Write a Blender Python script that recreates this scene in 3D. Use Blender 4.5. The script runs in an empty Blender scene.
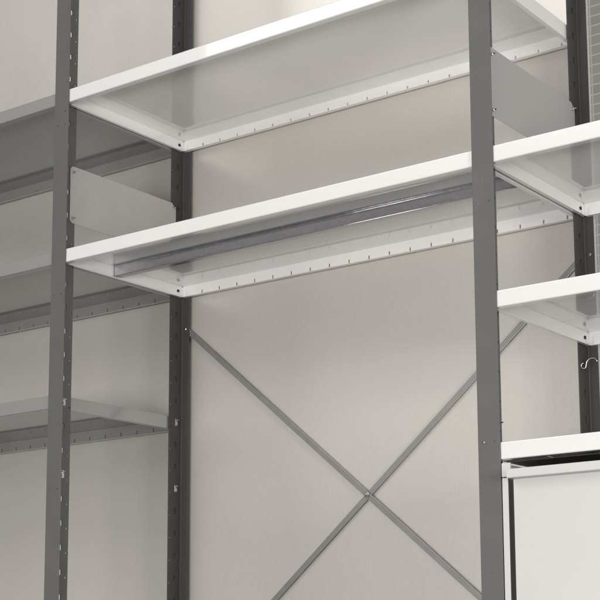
import bpy, bmesh, math, random
from mathutils import Vector, Matrix
random.seed(4)
S = bpy.context.scene
COL = S.collection

# ------------------------------------------------------------------ camera
CP = (2.16333, -1.97793, -0.81151)
YAW, PITCH, ROLL = 0.59043, 0.14859, -0.01422
F, PX, PY = 1412.61, 395.59, 441.68            # in pixels of the 600 px photograph
cd = bpy.data.cameras.new("camera"); cam = bpy.data.objects.new("camera", cd); COL.objects.link(cam)
fwd = Vector((-math.sin(YAW)*math.cos(PITCH), math.cos(YAW)*math.cos(PITCH), math.sin(PITCH)))
rt = Vector((math.cos(YAW), math.sin(YAW), 0)); up = rt.cross(fwd)
R_ = math.cos(ROLL)*rt + math.sin(ROLL)*up; U_ = -math.sin(ROLL)*rt + math.cos(ROLL)*up
M = Matrix((R_, U_, -fwd)).transposed().to_4x4(); M.translation = Vector(CP)
cam.matrix_world = M
cd.sensor_width = 36; cd.lens = F/600*36
cd.shift_x = -(PX-300)/600; cd.shift_y = (PY-300)/600
cd.clip_start = .05; cd.clip_end = 100
S.camera = cam

# ------------------------------------------------------------------ world and lamps
w = bpy.data.worlds.new("World"); S.world = w; w.use_nodes = True
nt = w.node_tree; bg = nt.nodes['Background']
tc = nt.nodes.new('ShaderNodeTexCoord'); sp = nt.nodes.new('ShaderNodeSeparateXYZ')
rp = nt.nodes.new('ShaderNodeValToRGB'); mp = nt.nodes.new('ShaderNodeMapRange')
nt.links.new(tc.outputs['Generated'], sp.inputs[0]); nt.links.new(sp.outputs['Z'], mp.inputs[0])
mp.inputs[1].default_value = -1; mp.inputs[2].default_value = 1
nt.links.new(mp.outputs[0], rp.inputs[0]); nt.links.new(rp.outputs[0], bg.inputs[0])
rp.color_ramp.elements[0].position = .3; rp.color_ramp.elements[0].color = (.16, .156, .15, 1)
rp.color_ramp.elements[1].position = .75; rp.color_ramp.elements[1].color = (.80, .79, .77, 1)
bg.inputs[1].default_value = .55

def area(name, loc, target, sx, sy, power, col=(1, .98, .955)):
    l = bpy.data.lights.new(name, 'AREA'); l.shape = 'RECTANGLE'; l.size = sx; l.size_y = sy
    l.energy = power; l.color = col
    o = bpy.data.objects.new(name, l); COL.objects.link(o); o.location = loc
    o.rotation_euler = (Vector(target)-Vector(loc)).to_track_quat('-Z', 'Y').to_euler()
    return o
area("key_lamp", (1.3, -4.0, -.95), (.9, .3, 0), 2.4, .7, 116)
area("upper_fill", (-.5, -3.7, 2.5), (.8, .3, 0), 4.0, 1.6, 52)  # unseen lamp, added for soft reflections in the metal wall
area("side_fill", (4.4, -1.35, -.45), (.3, .3, .05), 1.0, 1.0, 78)  # unseen lamp, added to brighten faces turned to the right

vs = S.view_settings
vs.view_transform = 'Standard'; vs.look = 'None'; vs.exposure = 0; vs.gamma = 1

# ------------------------------------------------------------------ materials
def mat(name, col, rough=.4, metal=0., noise=0., nscale=30., stretch=(1, 1, 1), bump=0., bscale=600., coat=0., rvar=0.):
    m = bpy.data.materials.new(name); m.use_nodes = True
    n = m.node_tree; b = n.nodes['Principled BSDF']
    b.inputs['Base Color'].default_value = (*col, 1); b.inputs['Roughness'].default_value = rough
    b.inputs['Metallic'].default_value = metal; b.inputs['Coat Weight'].default_value = coat
    b.inputs['Coat Roughness'].default_value = .05; b.inputs['Coat IOR'].default_value = 2.1
    t = n.nodes.new('ShaderNodeTexCoord'); mpg = n.nodes.new('ShaderNodeMapping'); mpg.inputs['Scale'].default_value = stretch
    n.links.new(t.outputs['Object'], mpg.inputs[0])
    if noise or rvar:
        nz = n.nodes.new('ShaderNodeTexNoise'); nz.inputs['Scale'].default_value = nscale; nz.inputs['Detail'].default_value = 5
        n.links.new(mpg.outputs[0], nz.inputs[0])
        if noise:
            mx = n.nodes.new('ShaderNodeMapRange'); mx.inputs[1].default_value = .3; mx.inputs[2].default_value = .7
            mx.inputs[3].default_value = 1-noise; mx.inputs[4].default_value = 1+noise
            n.links.new(nz.outputs[0], mx.inputs[0])
            vm = n.nodes.new('ShaderNodeVectorMath'); vm.operation = 'SCALE'; vm.inputs[0].default_value = col
            n.links.new(mx.outputs[0], vm.inputs['Scale']); n.links.new(vm.outputs[0], b.inputs['Base Color'])
        if rvar:
            m2 = n.nodes.new('ShaderNodeMapRange'); m2.inputs[1].default_value = .3; m2.inputs[2].default_value = .7
            m2.inputs[3].default_value = rough-rvar; m2.inputs[4].default_value = rough+rvar
            n.links.new(nz.outputs[0], m2.inputs[0]); n.links.new(m2.outputs[0], b.inputs['Roughness'])
    if bump:
        nb = n.nodes.new('ShaderNodeTexNoise'); nb.inputs['Scale'].default_value = bscale; nb.inputs['Detail'].default_value = 3
        bp = n.nodes.new('ShaderNodeBump'); bp.inputs['Strength'].default_value = bump; bp.inputs['Distance'].default_value = .0006
        n.links.new(mpg.outputs[0], nb.inputs[0]); n.links.new(nb.outputs[0], bp.inputs['Height']); n.links.new(bp.outputs[0], b.inputs['Normal'])
    return m
WHITE = mat('white_paint', (.80, .79, .78), .22, noise=.015, nscale=6, bump=.012, bscale=160, coat=1)
GREYSH = mat('grey_paint', (.25, .252, .244), .25, noise=.03, nscale=8, bump=.012, bscale=160, coat=1)
POSTR = mat('rear_post_darker', (.062, .060, .059), .50, noise=.05, nscale=14, bump=.12, bscale=500)  # darker copy of the post colour, used on the rear posts
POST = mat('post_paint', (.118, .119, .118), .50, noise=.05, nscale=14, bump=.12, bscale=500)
GALV = mat('galvanised_plate', (.49, .482, .475), .36, metal=.5, noise=.02, nscale=18, bump=.05, bscale=300, rvar=.06)
RAIL = mat('galvanised_rail', (.60, .60, .625), .22, metal=.87, noise=.07, nscale=160, stretch=(.6, 1, 1), rvar=.04)
STEEL = mat('zinc_steel', (.62, .61, .60), .25, metal=1, noise=.1, nscale=90)
BRACE = mat('brace_steel', (.42, .41, .40), .34, metal=.7, noise=.06, nscale=30)
DARK = mat('dark_steel_and_shade', (.02, .02, .02), .5)  # screw heads, and the painted shade above the drawer
DRAWER = mat('drawer_paint', (.57, .56, .55), .35, noise=.012, nscale=8, bump=.05, bscale=300)
PANEL = mat('brushed_sheet', (.70, .672, .632), .31, metal=.42, noise=.02, nscale=70, stretch=(9, 1, .7), bump=.012, bscale=120, rvar=.02)

for m_ in (POST, POSTR): m_.node_tree.nodes['Principled BSDF'].inputs['Specular IOR Level'].default_value = .2
def scuffs(m, col, amount):
    n = m.node_tree; b = n.nodes['Principled BSDF']
    t = n.nodes.new('ShaderNodeTexCoord'); g = n.nodes.new('ShaderNodeMapping'); g.inputs['Scale'].default_value = (60, 60, 9); g.inputs['Rotation'].default_value = (.2, .35, 0)
    z = n.nodes.new('ShaderNodeTexNoise'); z.inputs['Scale'].default_value = 3.5; z.inputs['Detail'].default_value = 6; z.inputs['Roughness'].default_value = .7
    k = n.nodes.new('ShaderNodeMapRange'); k.inputs[1].default_value = .66; k.inputs[2].default_value = .74; k.inputs[4].default_value = amount
    x = n.nodes.new('ShaderNodeMix'); x.data_type = 'RGBA'; x.inputs[7].default_value = (*col, 1)
    n.links.new(t.outputs['Object'], g.inputs[0]); n.links.new(g.outputs[0], z.inputs[0]); n.links.new(z.outputs[0], k.inputs[0]); n.links.new(k.outputs[0], x.inputs[0])
    src = b.inputs['Base Color'].links[0].from_socket
    n.links.new(src, x.inputs[6]); n.links.new(x.outputs[2], b.inputs['Base Color'])
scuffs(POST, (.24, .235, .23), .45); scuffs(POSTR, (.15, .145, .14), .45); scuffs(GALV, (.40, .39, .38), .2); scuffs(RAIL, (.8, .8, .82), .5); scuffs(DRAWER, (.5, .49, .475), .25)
# slow blotches of the brushed sheet, as in pressed and handled steel
def sheet_waves(m):
    n = m.node_tree; b = n.nodes['Principled BSDF']
    t = n.nodes.new('ShaderNodeTexCoord'); mpg = n.nodes.new('ShaderNodeMapping'); mpg.inputs['Scale'].default_value = (1.0, 1, 1.5)
    nz = n.nodes.new('ShaderNodeTexNoise'); nz.inputs['Scale'].default_value = 1.6; nz.inputs['Detail'].default_value = 1.5
    bp = n.nodes.new('ShaderNodeBump'); bp.inputs['Strength'].default_value = 1; bp.inputs['Distance'].default_value = .014
    n.links.new(t.outputs['Object'], mpg.inputs[0]); n.links.new(mpg.outputs[0], nz.inputs[0]); n.links.new(nz.outputs[0], bp.inputs['Height'])
    old = b.inputs['Normal'].links[0].from_node
    n.links.new(bp.outputs[0], old.inputs['Normal'])
sheet_waves(PANEL)

def tile_mat():
    m = bpy.data.materials.new('pale_tiles'); m.use_nodes = True
    n = m.node_tree; b = n.nodes['Principled BSDF']; b.inputs['Roughness'].default_value = .45
    t = n.nodes.new('ShaderNodeTexCoord'); sx = n.nodes.new('ShaderNodeSeparateXYZ'); cx = n.nodes.new('ShaderNodeCombineXYZ')
    n.links.new(t.outputs['Object'], sx.inputs[0]); n.links.new(sx.outputs['X'], cx.inputs['X']); n.links.new(sx.outputs['Z'], cx.inputs['Y'])
    br = n.nodes.new('ShaderNodeTexBrick'); br.offset = 0
    br.inputs['Scale'].default_value = 1; br.inputs['Brick Width'].default_value = .105; br.inputs['Row Height'].default_value = .0385
    br.inputs['Mortar Size'].default_value = .0036; br.inputs['Mortar Smooth'].default_value = .3
    br.inputs['Color1'].default_value = (.60, .585, .565, 1); br.inputs['Color2'].default_value = (.66, .645, .625, 1)
    br.inputs['Mortar'].default_value = (.92, .91, .89, 1)
    n.links.new(cx.outputs[0], br.inputs[0]); n.links.new(br.outputs['Color'], b.inputs['Base Color'])
    bp = n.nodes.new('ShaderNodeBump'); bp.inputs['Strength'].default_value = .4; bp.inputs['Distance'].default_value = .002; bp.invert = True
    n.links.new(br.outputs['Fac'], bp.inputs['Height']); n.links.new(bp.outputs[0], b.inputs['Normal'])
    return m
TILES = tile_mat()

# ------------------------------------------------------------------ mesh helpers
def obj(name, bm, m, parent=None, smooth=False, bevel=0., loc=None):
    bmesh.ops.recalc_face_normals(bm, faces=bm.faces)
    me = bpy.data.meshes.new(name); bm.to_mesh(me); bm.free(); me.materials.append(m)
    if smooth:
        for p in me.polygons: p.use_smooth = True
    o = bpy.data.objects.new(name, me); COL.objects.link(o)
    if bevel:
        md = o.modifiers.new('bevel', 'BEVEL'); md.width = bevel; md.segments = 2; md.limit_method = 'ANGLE'; md.angle_limit = math.radians(40)
    if parent: o.parent = parent
    if loc: o.location = loc
    return o
def thing(name, label, cat, loc=(0, 0, 0), group=None):
    o = bpy.data.objects.new(name, None); COL.objects.link(o); o.location = loc
    o['label'] = label; o['category'] = cat
    if group: o['group'] = group
    return o
def box(bm, x0, x1, y0, y1, z0, z1):
    v = [bm.verts.new((x, y, z)) for x in (x0, x1) for y in (y0, y1) for z in (z0, z1)]
    for f in ((0, 1, 3, 2), (4, 6, 7, 5), (0, 4, 5, 1), (2, 3, 7, 6), (0, 2, 6, 4), (1, 5, 7, 3)): bm.faces.new([v[i] for i in f])
def prism(bm, pts, o, u, v, n, t):
    """polygon pts (in u,v) swept by t along n"""
    o, u, v, n = map(Vector, (o, u, v, n))
    a = [bm.verts.new(o+u*p[0]+v*p[1]) for p in pts]; b = [bm.verts.new(o+u*p[0]+v*p[1]+n*t) for p in pts]
    bm.faces.new(a); bm.faces.new(b[::-1])
    for i in range(len(pts)):
        j = (i+1) % len(pts); bm.faces.new((a[i], b[i], b[j], a[j]))
def punched(bm, a0, a1, z0, z1, cols, P, n, t):
    """sheet a0..a1 x z0..z1 with real holes; cols = [(ca0, ca1, [(h0, h1, kind, ha0, ha1)])]; P(a,z) -> point, n*t thickness"""
    n = Vector(n)*t
    def face(pts):
        f = [bm.verts.new(P(*p)) for p in pts]; g = [bm.verts.new(P(*p)+n) for p in pts]
        bm.faces.new(f); bm.faces.new(g[::-1])
    def wall(p, q):
        bm.faces.new([bm.verts.new(x) for x in (P(*p), P(*q), P(*q)+n, P(*p)+n)])
    cur = a0
    for ca0, ca1, holes in sorted(cols):
        if ca0 > cur: face([(cur, z0), (ca0, z0), (ca0, z1), (cur, z1)])
        zc = z0
        for h0, h1, round_, ha0, ha1 in sorted(holes):
            m_ = .0008
            c0, c1 = h0-m_, h1+m_
            if c0 < z0 or c1 > z1: continue
            face([(ca0, zc), (ca1, zc), (ca1, c0), (ca0, c0)])
            am, zm = (ha0+ha1)/2, (h0+h1)/2; ra, rz = (ha1-ha0)/2, (h1-h0)/2
            k = 16; hp = []
            e = .5 if round_ else .22        # rounded slot (superellipse) or round hole
            for i in range(k):
                th = 2*math.pi*i/k+math.pi/4
                c, s = math.cos(th), math.sin(th)
                q = 1 if round_ else 2*e
                hp.append((am+ra*math.copysign(abs(c)**q, c), zm+rz*math.copysign(abs(s)**q, s)))
            cor = [(ca1, c1), (ca0, c1), (ca0, c0), (ca1, c0)]
            op = []
            for i in range(k):
                s_, f_ = divmod(i, k//4); A, B = cor[s_], cor[(s_+1) % 4]; g = f_/(k//4)
                op.append((A[0]+(B[0]-A[0])*g, A[1]+(B[1]-A[1])*g))
            for i in range(k):
                j = (i+1) % k
                face([op[i], op[j], hp[j], hp[i]]); wall(hp[i], hp[j])
            zc = c1
        face([(ca0, zc), (ca1, zc), (ca1, z1), (ca0, z1)])
        cur = ca1
    if cur < a1: face([(cur, z0), (a1, z0), (a1, z1), (cur, z1)])
    for p, q in (((a0, z0), (a1, z0)), ((a1, z0), (a1, z1)), ((a1, z1), (a0, z1)), ((a0, z1), (a0, z0))): wall(p, q)
    bmesh.ops.remove_doubles(bm, verts=bm.verts, dist=1e-6)

def arc_path(pts, r, k=4):
    """polyline with rounded corners"""
    out = [Vector(pts[0])]
    for i in range(1, len(pts)-1):
        p, a, b = Vector(pts[i]), Vector(pts[i-1]), Vector(pts[i+1])
        da, db = (a-p).normalized(), (b-p).normalized()
        c = p+(da+db)*r
        for s in range(k+1):
            th = math.pi/2*s/k
            out.append(c-db*r*math.cos(th)-da*r*math.sin(th))
    out.append(Vector(pts[-1])); return out

# ------------------------------------------------------------------ dimensions (metres)
W, D, H = 1.02096, .37961, .02877
ZTOP, ZLOW, ZR2, ZR3 = .34816, -.30547, -.24984, -.50334
PW, WB = .0207, .0424
Z0, Z1 = -1.25, 1.0

rack = thing('shelving_rack', 'steel shelving rack with slotted dark grey posts and white and grey shelves', 'shelving', (0, 0, 0))

# ------------------------------------------------------------------ posts: T section, punched web
def post_mesh(front):
    bm = bmesh.new()
    s = 1 if front else -1
    zs = [.01+.05*k for k in range(-25, 20)]
    # face sheet with riveting holes
    rz = [.30, -.067, -.473, .329]
    cols = []
    for c in (-.011, .0105):
        hs = [(z-.0014, z+.0014, True, c-.0014, c+.0014) for z in rz if not (z == .329 and c < 0)]
        cols.append((c-.003, c+.003, hs if front else []))
    punched(bm, -PW, PW, Z0, Z1, cols, lambda a, z: Vector((a, 0, z)), (0, s, 0), .0022)
    b2 = bmesh.new()
    cols = [(.0150, .0262, [(z-.0058, z+.0058, False, .0162, .0250) for z in zs]),
            (.0338, .0402, [(z-.0125, z-.0085, True, .0350, .0390) for z in zs])]
    punched(b2, .0022, WB, Z0, Z1, cols, lambda a, z: Vector((-.0013, s*a, z)), (1, 0, 0), .0026)
    me = bpy.data.meshes.new('t'); b2.to_mesh(me); b2.free(); bm.from_mesh(me); bpy.data.meshes.remove(me)
    if not front: box(bm, -.0024, -.00135, -.0222, -.0152, Z0, Z1)   # backing strip added behind the slots so they read dark
    # pressed stiffening bead where web meets face
    for sx in (-1, 1):
        prism(bm, [(sx*.0013, .0022), (sx*.0032, .0022), (sx*.0013, .0042)], (0, 0, Z0), (1, 0, 0), (0, s, 0), (0, 0, 1), Z1-Z0)
    return bm
def hexbolt(parent, loc, axis, r=.0062, t=.004, m=STEEL, shaft=.004, name='bolt'):
    bm = bmesh.new()
    n = Vector(axis).normalized(); u = n.orthogonal().normalized(); v = n.cross(u)
    def disc(rad, k, h0, h1, ph=0, r2=None):
        pts = [(rad*math.cos(2*math.pi*i/k+ph), rad*math.sin(2*math.pi*i/k+ph)) for i in range(k)]
        r2 = r2 or rad
        a = [bm.verts.new(u*p[0]+v*p[1]+n*h0) for p in pts]; b = [bm.verts.new((u*p[0]+v*p[1])*(r2/rad)+n*h1) for p in pts]
        bm.faces.new(a); bm.faces.new(b[::-1])
        for i in range(k): bm.faces.new((a[i], b[i], b[(i+1) % k], a[(i+1) % k]))
    disc(r*1.25, 20, 0, .0008); disc(r, 6, .0008, .0008+t*.8, .3); disc(r*.93, 6, .0008+t*.8, .0008+t, .3, r*.75)
    if shaft: disc(r*.48, 12, .0008+t, .0008+t+shaft, 0, r*.42)
    return obj(name, bm, m, parent, loc=loc)

front_proto = obj('post', post_mesh(True), POST, rack, bevel=.0006)
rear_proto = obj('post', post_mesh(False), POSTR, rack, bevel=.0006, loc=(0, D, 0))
posts = {}
for i in (-1, 0, 1, 2):
    for fr in (True, False):
        pr = front_proto if fr else rear_proto
        if i == 0: o = pr
        else:
            o = pr.copy(); COL.objects.link(o); o.parent = rack
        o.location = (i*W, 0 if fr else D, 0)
        o['group'] = 'slotted posts of the rack'
        posts[(i, fr)] = o

# ------------------------------------------------------------------ shelves: folded pans with lips, hems and punched rear lips
XS, XE = .0028, W-.0028
def shelf_mesh():
    bm = bmesh.new()
    y0, y1 = .0030, D-.0030
    th = .0009
    path = arc_path([(y0+.013, 0), (y0, 0), (y0, H), (y1, H), (y1, 0), (y1-.012, 0)], .0022, 5)
    # split the rear lip where the slots start and end
    P = []
    for i, p in enumerate(path):
        P.append(p)
        if i+1 < len(path) and abs(p.y-path[i+1].y) > .01 and p.x > D/2 and abs(p.x-path[i+1].x) < 1e-5:
            P += [Vector((y1, .0125)), Vector((y1, .0042))]
    slots = [.0105+.0515*k for k in range(20)]
    xs = [XS+.0006]
    for s in slots: xs += [s-.0016, s+.0016]
    xs.append(XE-.0006); xs = sorted(xs)
    def nrm(i):
        a = P[max(i-1, 0)]; b = P[min(i+1, len(P)-1)]; d = (b-a).normalized()
        return Vector((d.y, -d.x))                       # towards the inside of the pan
    out = [[bm.verts.new((x, p.x, p.y)) for p in P] for x in xs]
    inn = [[bm.verts.new((x, P[j].x+nrm(j).x*th, P[j].y+nrm(j).y*th)) for j in range(len(P))] for x in xs]
    def is_slot(i, j):
        return i % 2 == 1 and abs(P[j].y-.0125) < 1e-6 and abs(P[j+1].y-.0042) < 1e-6
    n, m_ = len(xs), len(P)
    live = {(i, j) for i in range(n-1) for j in range(m_-1) if not is_slot(i, j)}
    for (i, j) in live:
        bm.faces.new((out[i][j], out[i+1][j], out[i+1][j+1], out[i][j+1]))
        bm.faces.new((inn[i][j], inn[i][j+1], inn[i+1][j+1], inn[i+1][j]))
        for (di, dj, e) in ((-1, 0, ((i, j), (i, j+1))), (1, 0, ((i+1, j), (i+1, j+1))), (0, -1, ((i, j), (i+1, j))), (0, 1, ((i, j+1), (i+1, j+1)))):
            if (i+di, j+dj) not in live:
                (a, b), (c, d) = e
                bm.faces.new((out[a][b], out[c][d], inn[c][d], inn[a][b]))
    for f in bm.faces: f.smooth = True
    # side lips with inward hem, a little short of the corners
    for s, xo in ((1, XS), (-1, XE)):
        q = arc_path([(xo, H-.0012), (xo, 0), (xo+s*.009, 0)], .002, 4)
        ya, yb = y0+.0035, y1-.0035
        rows = []
        for yy in (ya, yb):
            rows.append([bm.verts.new((p.x, yy, p.y)) for p in q])
        inr = []
        for yy in (ya, yb):
            r = []
            for k, p in enumerate(q):
                a = q[max(k-1, 0)]; b = q[min(k+1, len(q)-1)]; d = (b-a).normalized()
                nn = Vector((-d.y, d.x))*s
                r.append(bm.verts.new((p.x+nn.x*th, yy, p.y+nn.y*th)))
            inr.append(r)
        for k in range(len(q)-1):
            for f in ((rows[0][k], rows[0][k+1], rows[1][k+1], rows[1][k]), (inr[0][k], inr[1][k], inr[1][k+1], inr[0][k+1]),
                      (rows[0][k], inr[0][k], inr[0][k+1], rows[0][k+1]), (rows[1][k], rows[1][k+1], inr[1][k+1], inr[1][k])):
                bm.faces.new(f).smooth = True
        for k in (0, len(q)-1): bm.faces.new((rows[0][k], rows[1][k], inr[1][k], inr[0][k]))
        # spot-welded corner tabs
        for yc, sy in ((y0, 1), (y1, -1)):
            x_a = xo+s*.0012
            prism(bm, [(0, .004), (.011, .007), (.011, H-.006), (0, H-.003)], (x_a, yc+sy*.0014, 0), (0, sy, 0), (0, 0, 1), (s, 0, 0), .0008)
            prism(bm, [(0, .002), (.008, .0045), (.008, H-.009), (0, H-.006)], (x_a+s*.001, yc+sy*.0016, 0), (s, 0, 0), (0, 0, 1), (0, sy, 0), .0008)
    return bm
def finish(o):
    me = o.data
    bm = bmesh.new(); bm.from_mesh(me)
    for e in bm.edges:
        if len(e.link_faces) == 2 and e.calc_face_angle(0) > math.radians(38): e.smooth = False
    bm.to_mesh(me); bm.free()
shelf_proto = obj('shelf', shelf_mesh(), WHITE, rack); finish(shelf_proto)
wn = shelf_proto.modifiers.new('weighted', 'WEIGHTED_NORMAL'); wn.keep_sharp = True; wn.weight = 100
grey_me = shelf_proto.data.copy(); grey_me.materials[0] = GREYSH
def shelf(bay, z, grey, label):
    global first
    o = shelf_proto if first else shelf_proto.copy()
    if not first: COL.objects.link(o); o.parent = rack
    first = False
    if grey: o.data = grey_me
    o.location = (bay*W, 0, z); o['label'] = label
    return o
first = True
main = shelf(0, 0, False, 'long white shelf across the middle with a steel rail under it')
top = shelf(0, ZTOP, False, 'white shelf at the top of the middle bay, seen from below')
shelf(1, 0, False, 'white shelf of the right bay level with the long middle shelf')
shelf(1, ZR2, False, 'white shelf of the right bay, second from the top')
shelf(1, ZR3, False, 'white shelf directly over the drawer')
shelf(-1, ZTOP, True, 'grey shelf at the top of the left bay')
shelf(-1, 0, True, 'grey shelf in the middle of the left bay')
shelf(-1, ZLOW, True, 'grey shelf lowest in the left bay')

# screws that hold the side lips inside the pans
def screw(parent, loc, axis=(1, 0, 0)): hexbolt(parent, loc, axis, r=.0028, t=.0014, m=DARK, shaft=0, name='screw')
for sh in [o for o in rack.children if o.name.startswith('shelf')]:
    for y in (.0205, D-.0205):
        screw(sh, (XS+.0012, y, .0150))

# ------------------------------------------------------------------ galvanised channel under the long shelf
def rail_mesh():
    bm = bmesh.new()
    t = .001; x0, x1 = XS+.0045, XE-.0045
    p = arc_path([(.142, H-.0011), (.155, H-.0011), (.155, .0045), (.173, .0045), (.173, H-.0011), (.186, H-.0011)], .0015, 3)
    o_ = []
    for k, q in enumerate(p):
        a = p[max(k-1, 0)]; b = p[min(k+1, len(p)-1)]; d = (b-a).normalized(); o_.append(q+Vector((-d.y, d.x))*t*(1 if True else -1))
    poly = [tuple(v) for v in p]+[tuple(v) for v in o_[::-1]]
    rings = [[bm.verts.new((x, v[0], v[1])) for v in poly] for x in (x0, x1)]
    k = len(poly)
    for i in range(k): bm.faces.new((rings[0][i], rings[1][i], rings[1][(i+1) % k], rings[0][(i+1) % k]))
    m_ = len(p)
    for r in rings:
        for i in range(m_-1): bm.faces.new((r[i], r[i+1], r[k-2-i], r[k-1-i]))
    return bm
def rail_full():
    bm = rail_mesh()
    for y, z, r_ in ((.1546, .0048, .0013), (.1544, H-.0030, .0008)):        # rolled edges
        k = 8; rings = [[bm.verts.new((x, y+r_*math.cos(2*math.pi*j/k), z+r_*math.sin(2*math.pi*j/k))) for j in range(k)] for x in (XS+.0047, XE-.0047)]
        for j in range(k): bm.faces.new((rings[0][j], rings[1][j], rings[1][(j+1) % k], rings[0][(j+1) % k])).smooth = True
        for q in rings: bm.faces.new(q)
    return bm
rail = obj('support_rail', rail_full(), RAIL, main, bevel=0)
rail['label'] = 'shiny galvanised steel rail under the long white shelf'

# ------------------------------------------------------------------ side plates bolted to the post webs
def side_plate(bay):
    bm = bmesh.new()
    c = .006
    ya, yb, za, zb = .026, D-.029, .094, .2185
    pts = [(ya+c, za), (yb-c*1.5, za), (yb, za+c*1.5), (yb, zb-c*2.2), (yb-c*2.2, zb), (ya+c, zb), (ya, zb-c), (ya, za+c)]
    prism(bm, pts, (.0020, 0, 0), (0, 1, 0), (0, 0, 1), (1, 0, 0), .0012)
    o = obj('side_plate', bm, GALV, rack, bevel=.0003, loc=(bay*W, 0, 0))
    for y in (.0355, D-.0385):
        for z in (.1055, .2060):
            hexbolt(o, (.0032, y, z), (1, 0, 0), r=.0034, t=.0028, shaft=.004)
    return o
p0 = side_plate(0); p0['label'] = 'bare steel plate bolted between the left posts'
p1 = side_plate(1); p1['label'] = 'bare steel plate bolted between the right posts'

# loose bolts and shelf clips on the webs
def clip(parent, y, z, s=1):
    bm = bmesh.new()
    box(bm, .0014, .0030, y-.0042, y+.0042, z-.008, z+.008)
    box(bm, .0031, .0075, y-.0042, y+.0042, z+.0045, z+.0062)
    box(bm, .0031, .0046, y-.003, y+.003, z-.0062, z+.001)
    o = obj('shelf_clip', bm, STEEL, parent, bevel=.0006)
    return o
for (i, fr), o in posts.items():
    if i == 0:
        y = .0215 if fr else -.0205
        for z in (-.290, -.440): clip(o, y, z)
hexbolt(posts[(1, True)], (.0014, .026, -.4385), (1, 0, 0), r=.0028, t=.002, shaft=.009)
hexbolt(posts[(1, True)], (.0014, .024, .0915), (1, 0, 0), r=.003, t=.002, shaft=.003)
hexbolt(posts[(1, True)], (.0014, .022, -.012), (1, 0, 0), r=.0032, t=.003, shaft=.002)
hexbolt(posts[(1, True)], (-.009, -.0001, -.473), (0, -1, 0), r=.0016, t=.0006, shaft=0, name='rivet')

# ------------------------------------------------------------------ diagonal braces behind the rear posts
def brace(x0, z0, x1, z1, y, nm):
    bm = bmesh.new()
    a, b = Vector((x0, z0)), Vector((x1, z1)); d = (b-a).normalized(); n = Vector((-d.y, d.x))*.0059
    c = .004
    pts = [a-d*.01-n*.5, a-d*.01+n*.5, a-d*.004+n, b+d*.004+n, b+d*.01+n*.5, b+d*.01-n*.5, b+d*.004-n, a-d*.004-n]
    prism(bm, [tuple(p) for p in pts], (0, y, 0), (1, 0, 0), (0, 0, 1), (0, 1, 0), .0018)
    return obj('diagonal_brace', bm, BRACE, rack, bevel=.0003)
zc = -.4895; zt = -.073; zb_ = 2*zc-zt
b1 = brace(.011, zt, W-.011, zb_, D+.0008, 'a'); b2 = brace(W-.011, zt, .011, zb_, D+.0052, 'b')
b1['label'] = 'thin steel brace falling from left to right'; b2['label'] = 'thin steel brace rising from left to right'
hexbolt(b1, (W/2, D-.0005, zc), (0, -1, 0), r=.0052, t=.004, shaft=.003)
for x in (.012, W+.011):
    hexbolt(posts[(0 if x < .5 else 1, False)], (x if x < .5 else x-W, -.0024, -.072), (0, -1, 0), r=.0030, t=.0014, shaft=0)

# ------------------------------------------------------------------ drawer unit under the lowest right shelf
du = thing('drawer_unit', 'white metal drawer with a projecting top pull edge below the lowest right shelf', 'drawer', (W, 0, ZR3))
bm = bmesh.new()
xa, xb = .022, W-.022; zt_, zl = -.0066, -.29
box(bm, xa, xa+.0012, .004, D-.01, zl, zt_)               # left side sheet
box(bm, xb-.0012, xb, .004, D-.01, zl, zt_)
box(bm, xa+.0013, xb-.0013, D-.0115, D-.0102, zl, zt_)    # back sheet
box(bm, xa+.0013, xb-.0013, .02, D-.012, zl, zl+.0012)    # bottom sheet
box(bm, xa, xa+.0105, .0015, .0038, zl, zt_-.0245)         # front stile flanges
box(bm, xb-.0105, xb, .0015, .0038, zl, zt_-.0245)
box(bm, xa, xa+.016, .0005, .0038, zt_-.0225, zt_)        # upper corner block
box(bm, xb-.016, xb, .0005, .0038, zt_-.0225, zt_)
obj('housing', bm, DRAWER, du, bevel=.0005)
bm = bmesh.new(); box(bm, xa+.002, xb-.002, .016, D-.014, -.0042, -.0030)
obj('gap_shade_plate', bm, DARK, du)  # added near-black plate, stands in for shade in the drawer gap
bm = bmesh.new()
box(bm, .0435, W-.0435, .0, .0012, -.275, -.034)
box(bm, .0435, .0447, .0013, D-.03, -.275, -.034)
box(bm, W-.0447, W-.0435, .0013, D-.03, -.275, -.034)
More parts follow.
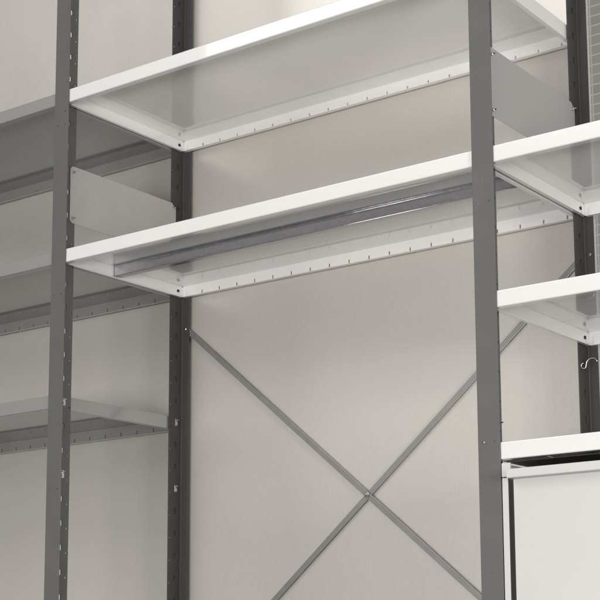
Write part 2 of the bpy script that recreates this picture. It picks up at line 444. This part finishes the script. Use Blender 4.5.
box(bm, .0448, W-.0448, .0013, D-.03, -.275, -.2735)
obj('drawer_front', bm, DRAWER, du, bevel=.0007)
bm = bmesh.new()
prism(bm, [tuple(v) for v in arc_path([(-.0001, -.0345), (-.020, -.0345), (-.020, -.0195), (-.0001, -.0195)], .002, 4)],
      (.0425, 0, 0), (0, 1, 0), (0, 0, 1), (1, 0, 0), W-.085)
obj('pull_edge', bm, DRAWER, du)

# ------------------------------------------------------------------ S-hook on the right rear post
def tube(bm, pts, r, k=8):
    rings = []
    for i, p in enumerate(pts):
        d = (pts[min(i+1, len(pts)-1)]-pts[max(i-1, 0)]).normalized()
        u = d.cross(Vector((.3, .9, .31))).normalized(); v = d.cross(u)
        rings.append([bm.verts.new(p+(u*math.cos(2*math.pi*j/k)+v*math.sin(2*math.pi*j/k))*r) for j in range(k)])
    for a, b in zip(rings, rings[1:]):
        for j in range(k): bm.faces.new((a[j], a[(j+1) % k], b[(j+1) % k], b[j])).smooth = True
    bm.faces.new(rings[0]); bm.faces.new(rings[-1][::-1])
bm = bmesh.new()
pts = []
for i in range(9):                       # lower small eye
    th = math.radians(100+i*27); pts.append(Vector((.0055*math.cos(th)+.000, -.004, .0055*math.sin(th))))
base = pts[-1]
for i in range(1, 12):
    th = math.radians(180-i*15.5); pts.append(Vector((.0165+.011*math.cos(th), -.004, .003+.009*math.sin(th))))
tube(bm, pts, .0013)
hk = obj('hook', bm, STEEL, None, loc=(W+.0065, D-.030, -.291))
hk['label'] = 'small bent wire hook stuck in a slot of the right rear post'; hk['category'] = 'hook'

# ------------------------------------------------------------------ walls
bm = bmesh.new(); box(bm, -3.2, W+.0130, D+.012, D+.024, -1.6, 2.2)
bp_ = obj('back_wall', bm, PANEL, None)
bp_['label'] = 'smooth brushed grey metal wall directly behind the rack'; bp_['category'] = 'wall'
bm = bmesh.new(); box(bm, W-1.5, 9, 2.6, 2.7, -2.5, 4.5)
tw = obj('tiled_wall', bm, TILES, None)
tw['label'] = 'pale grey tiled wall with white joints far behind the right post'; tw['category'] = 'wall'
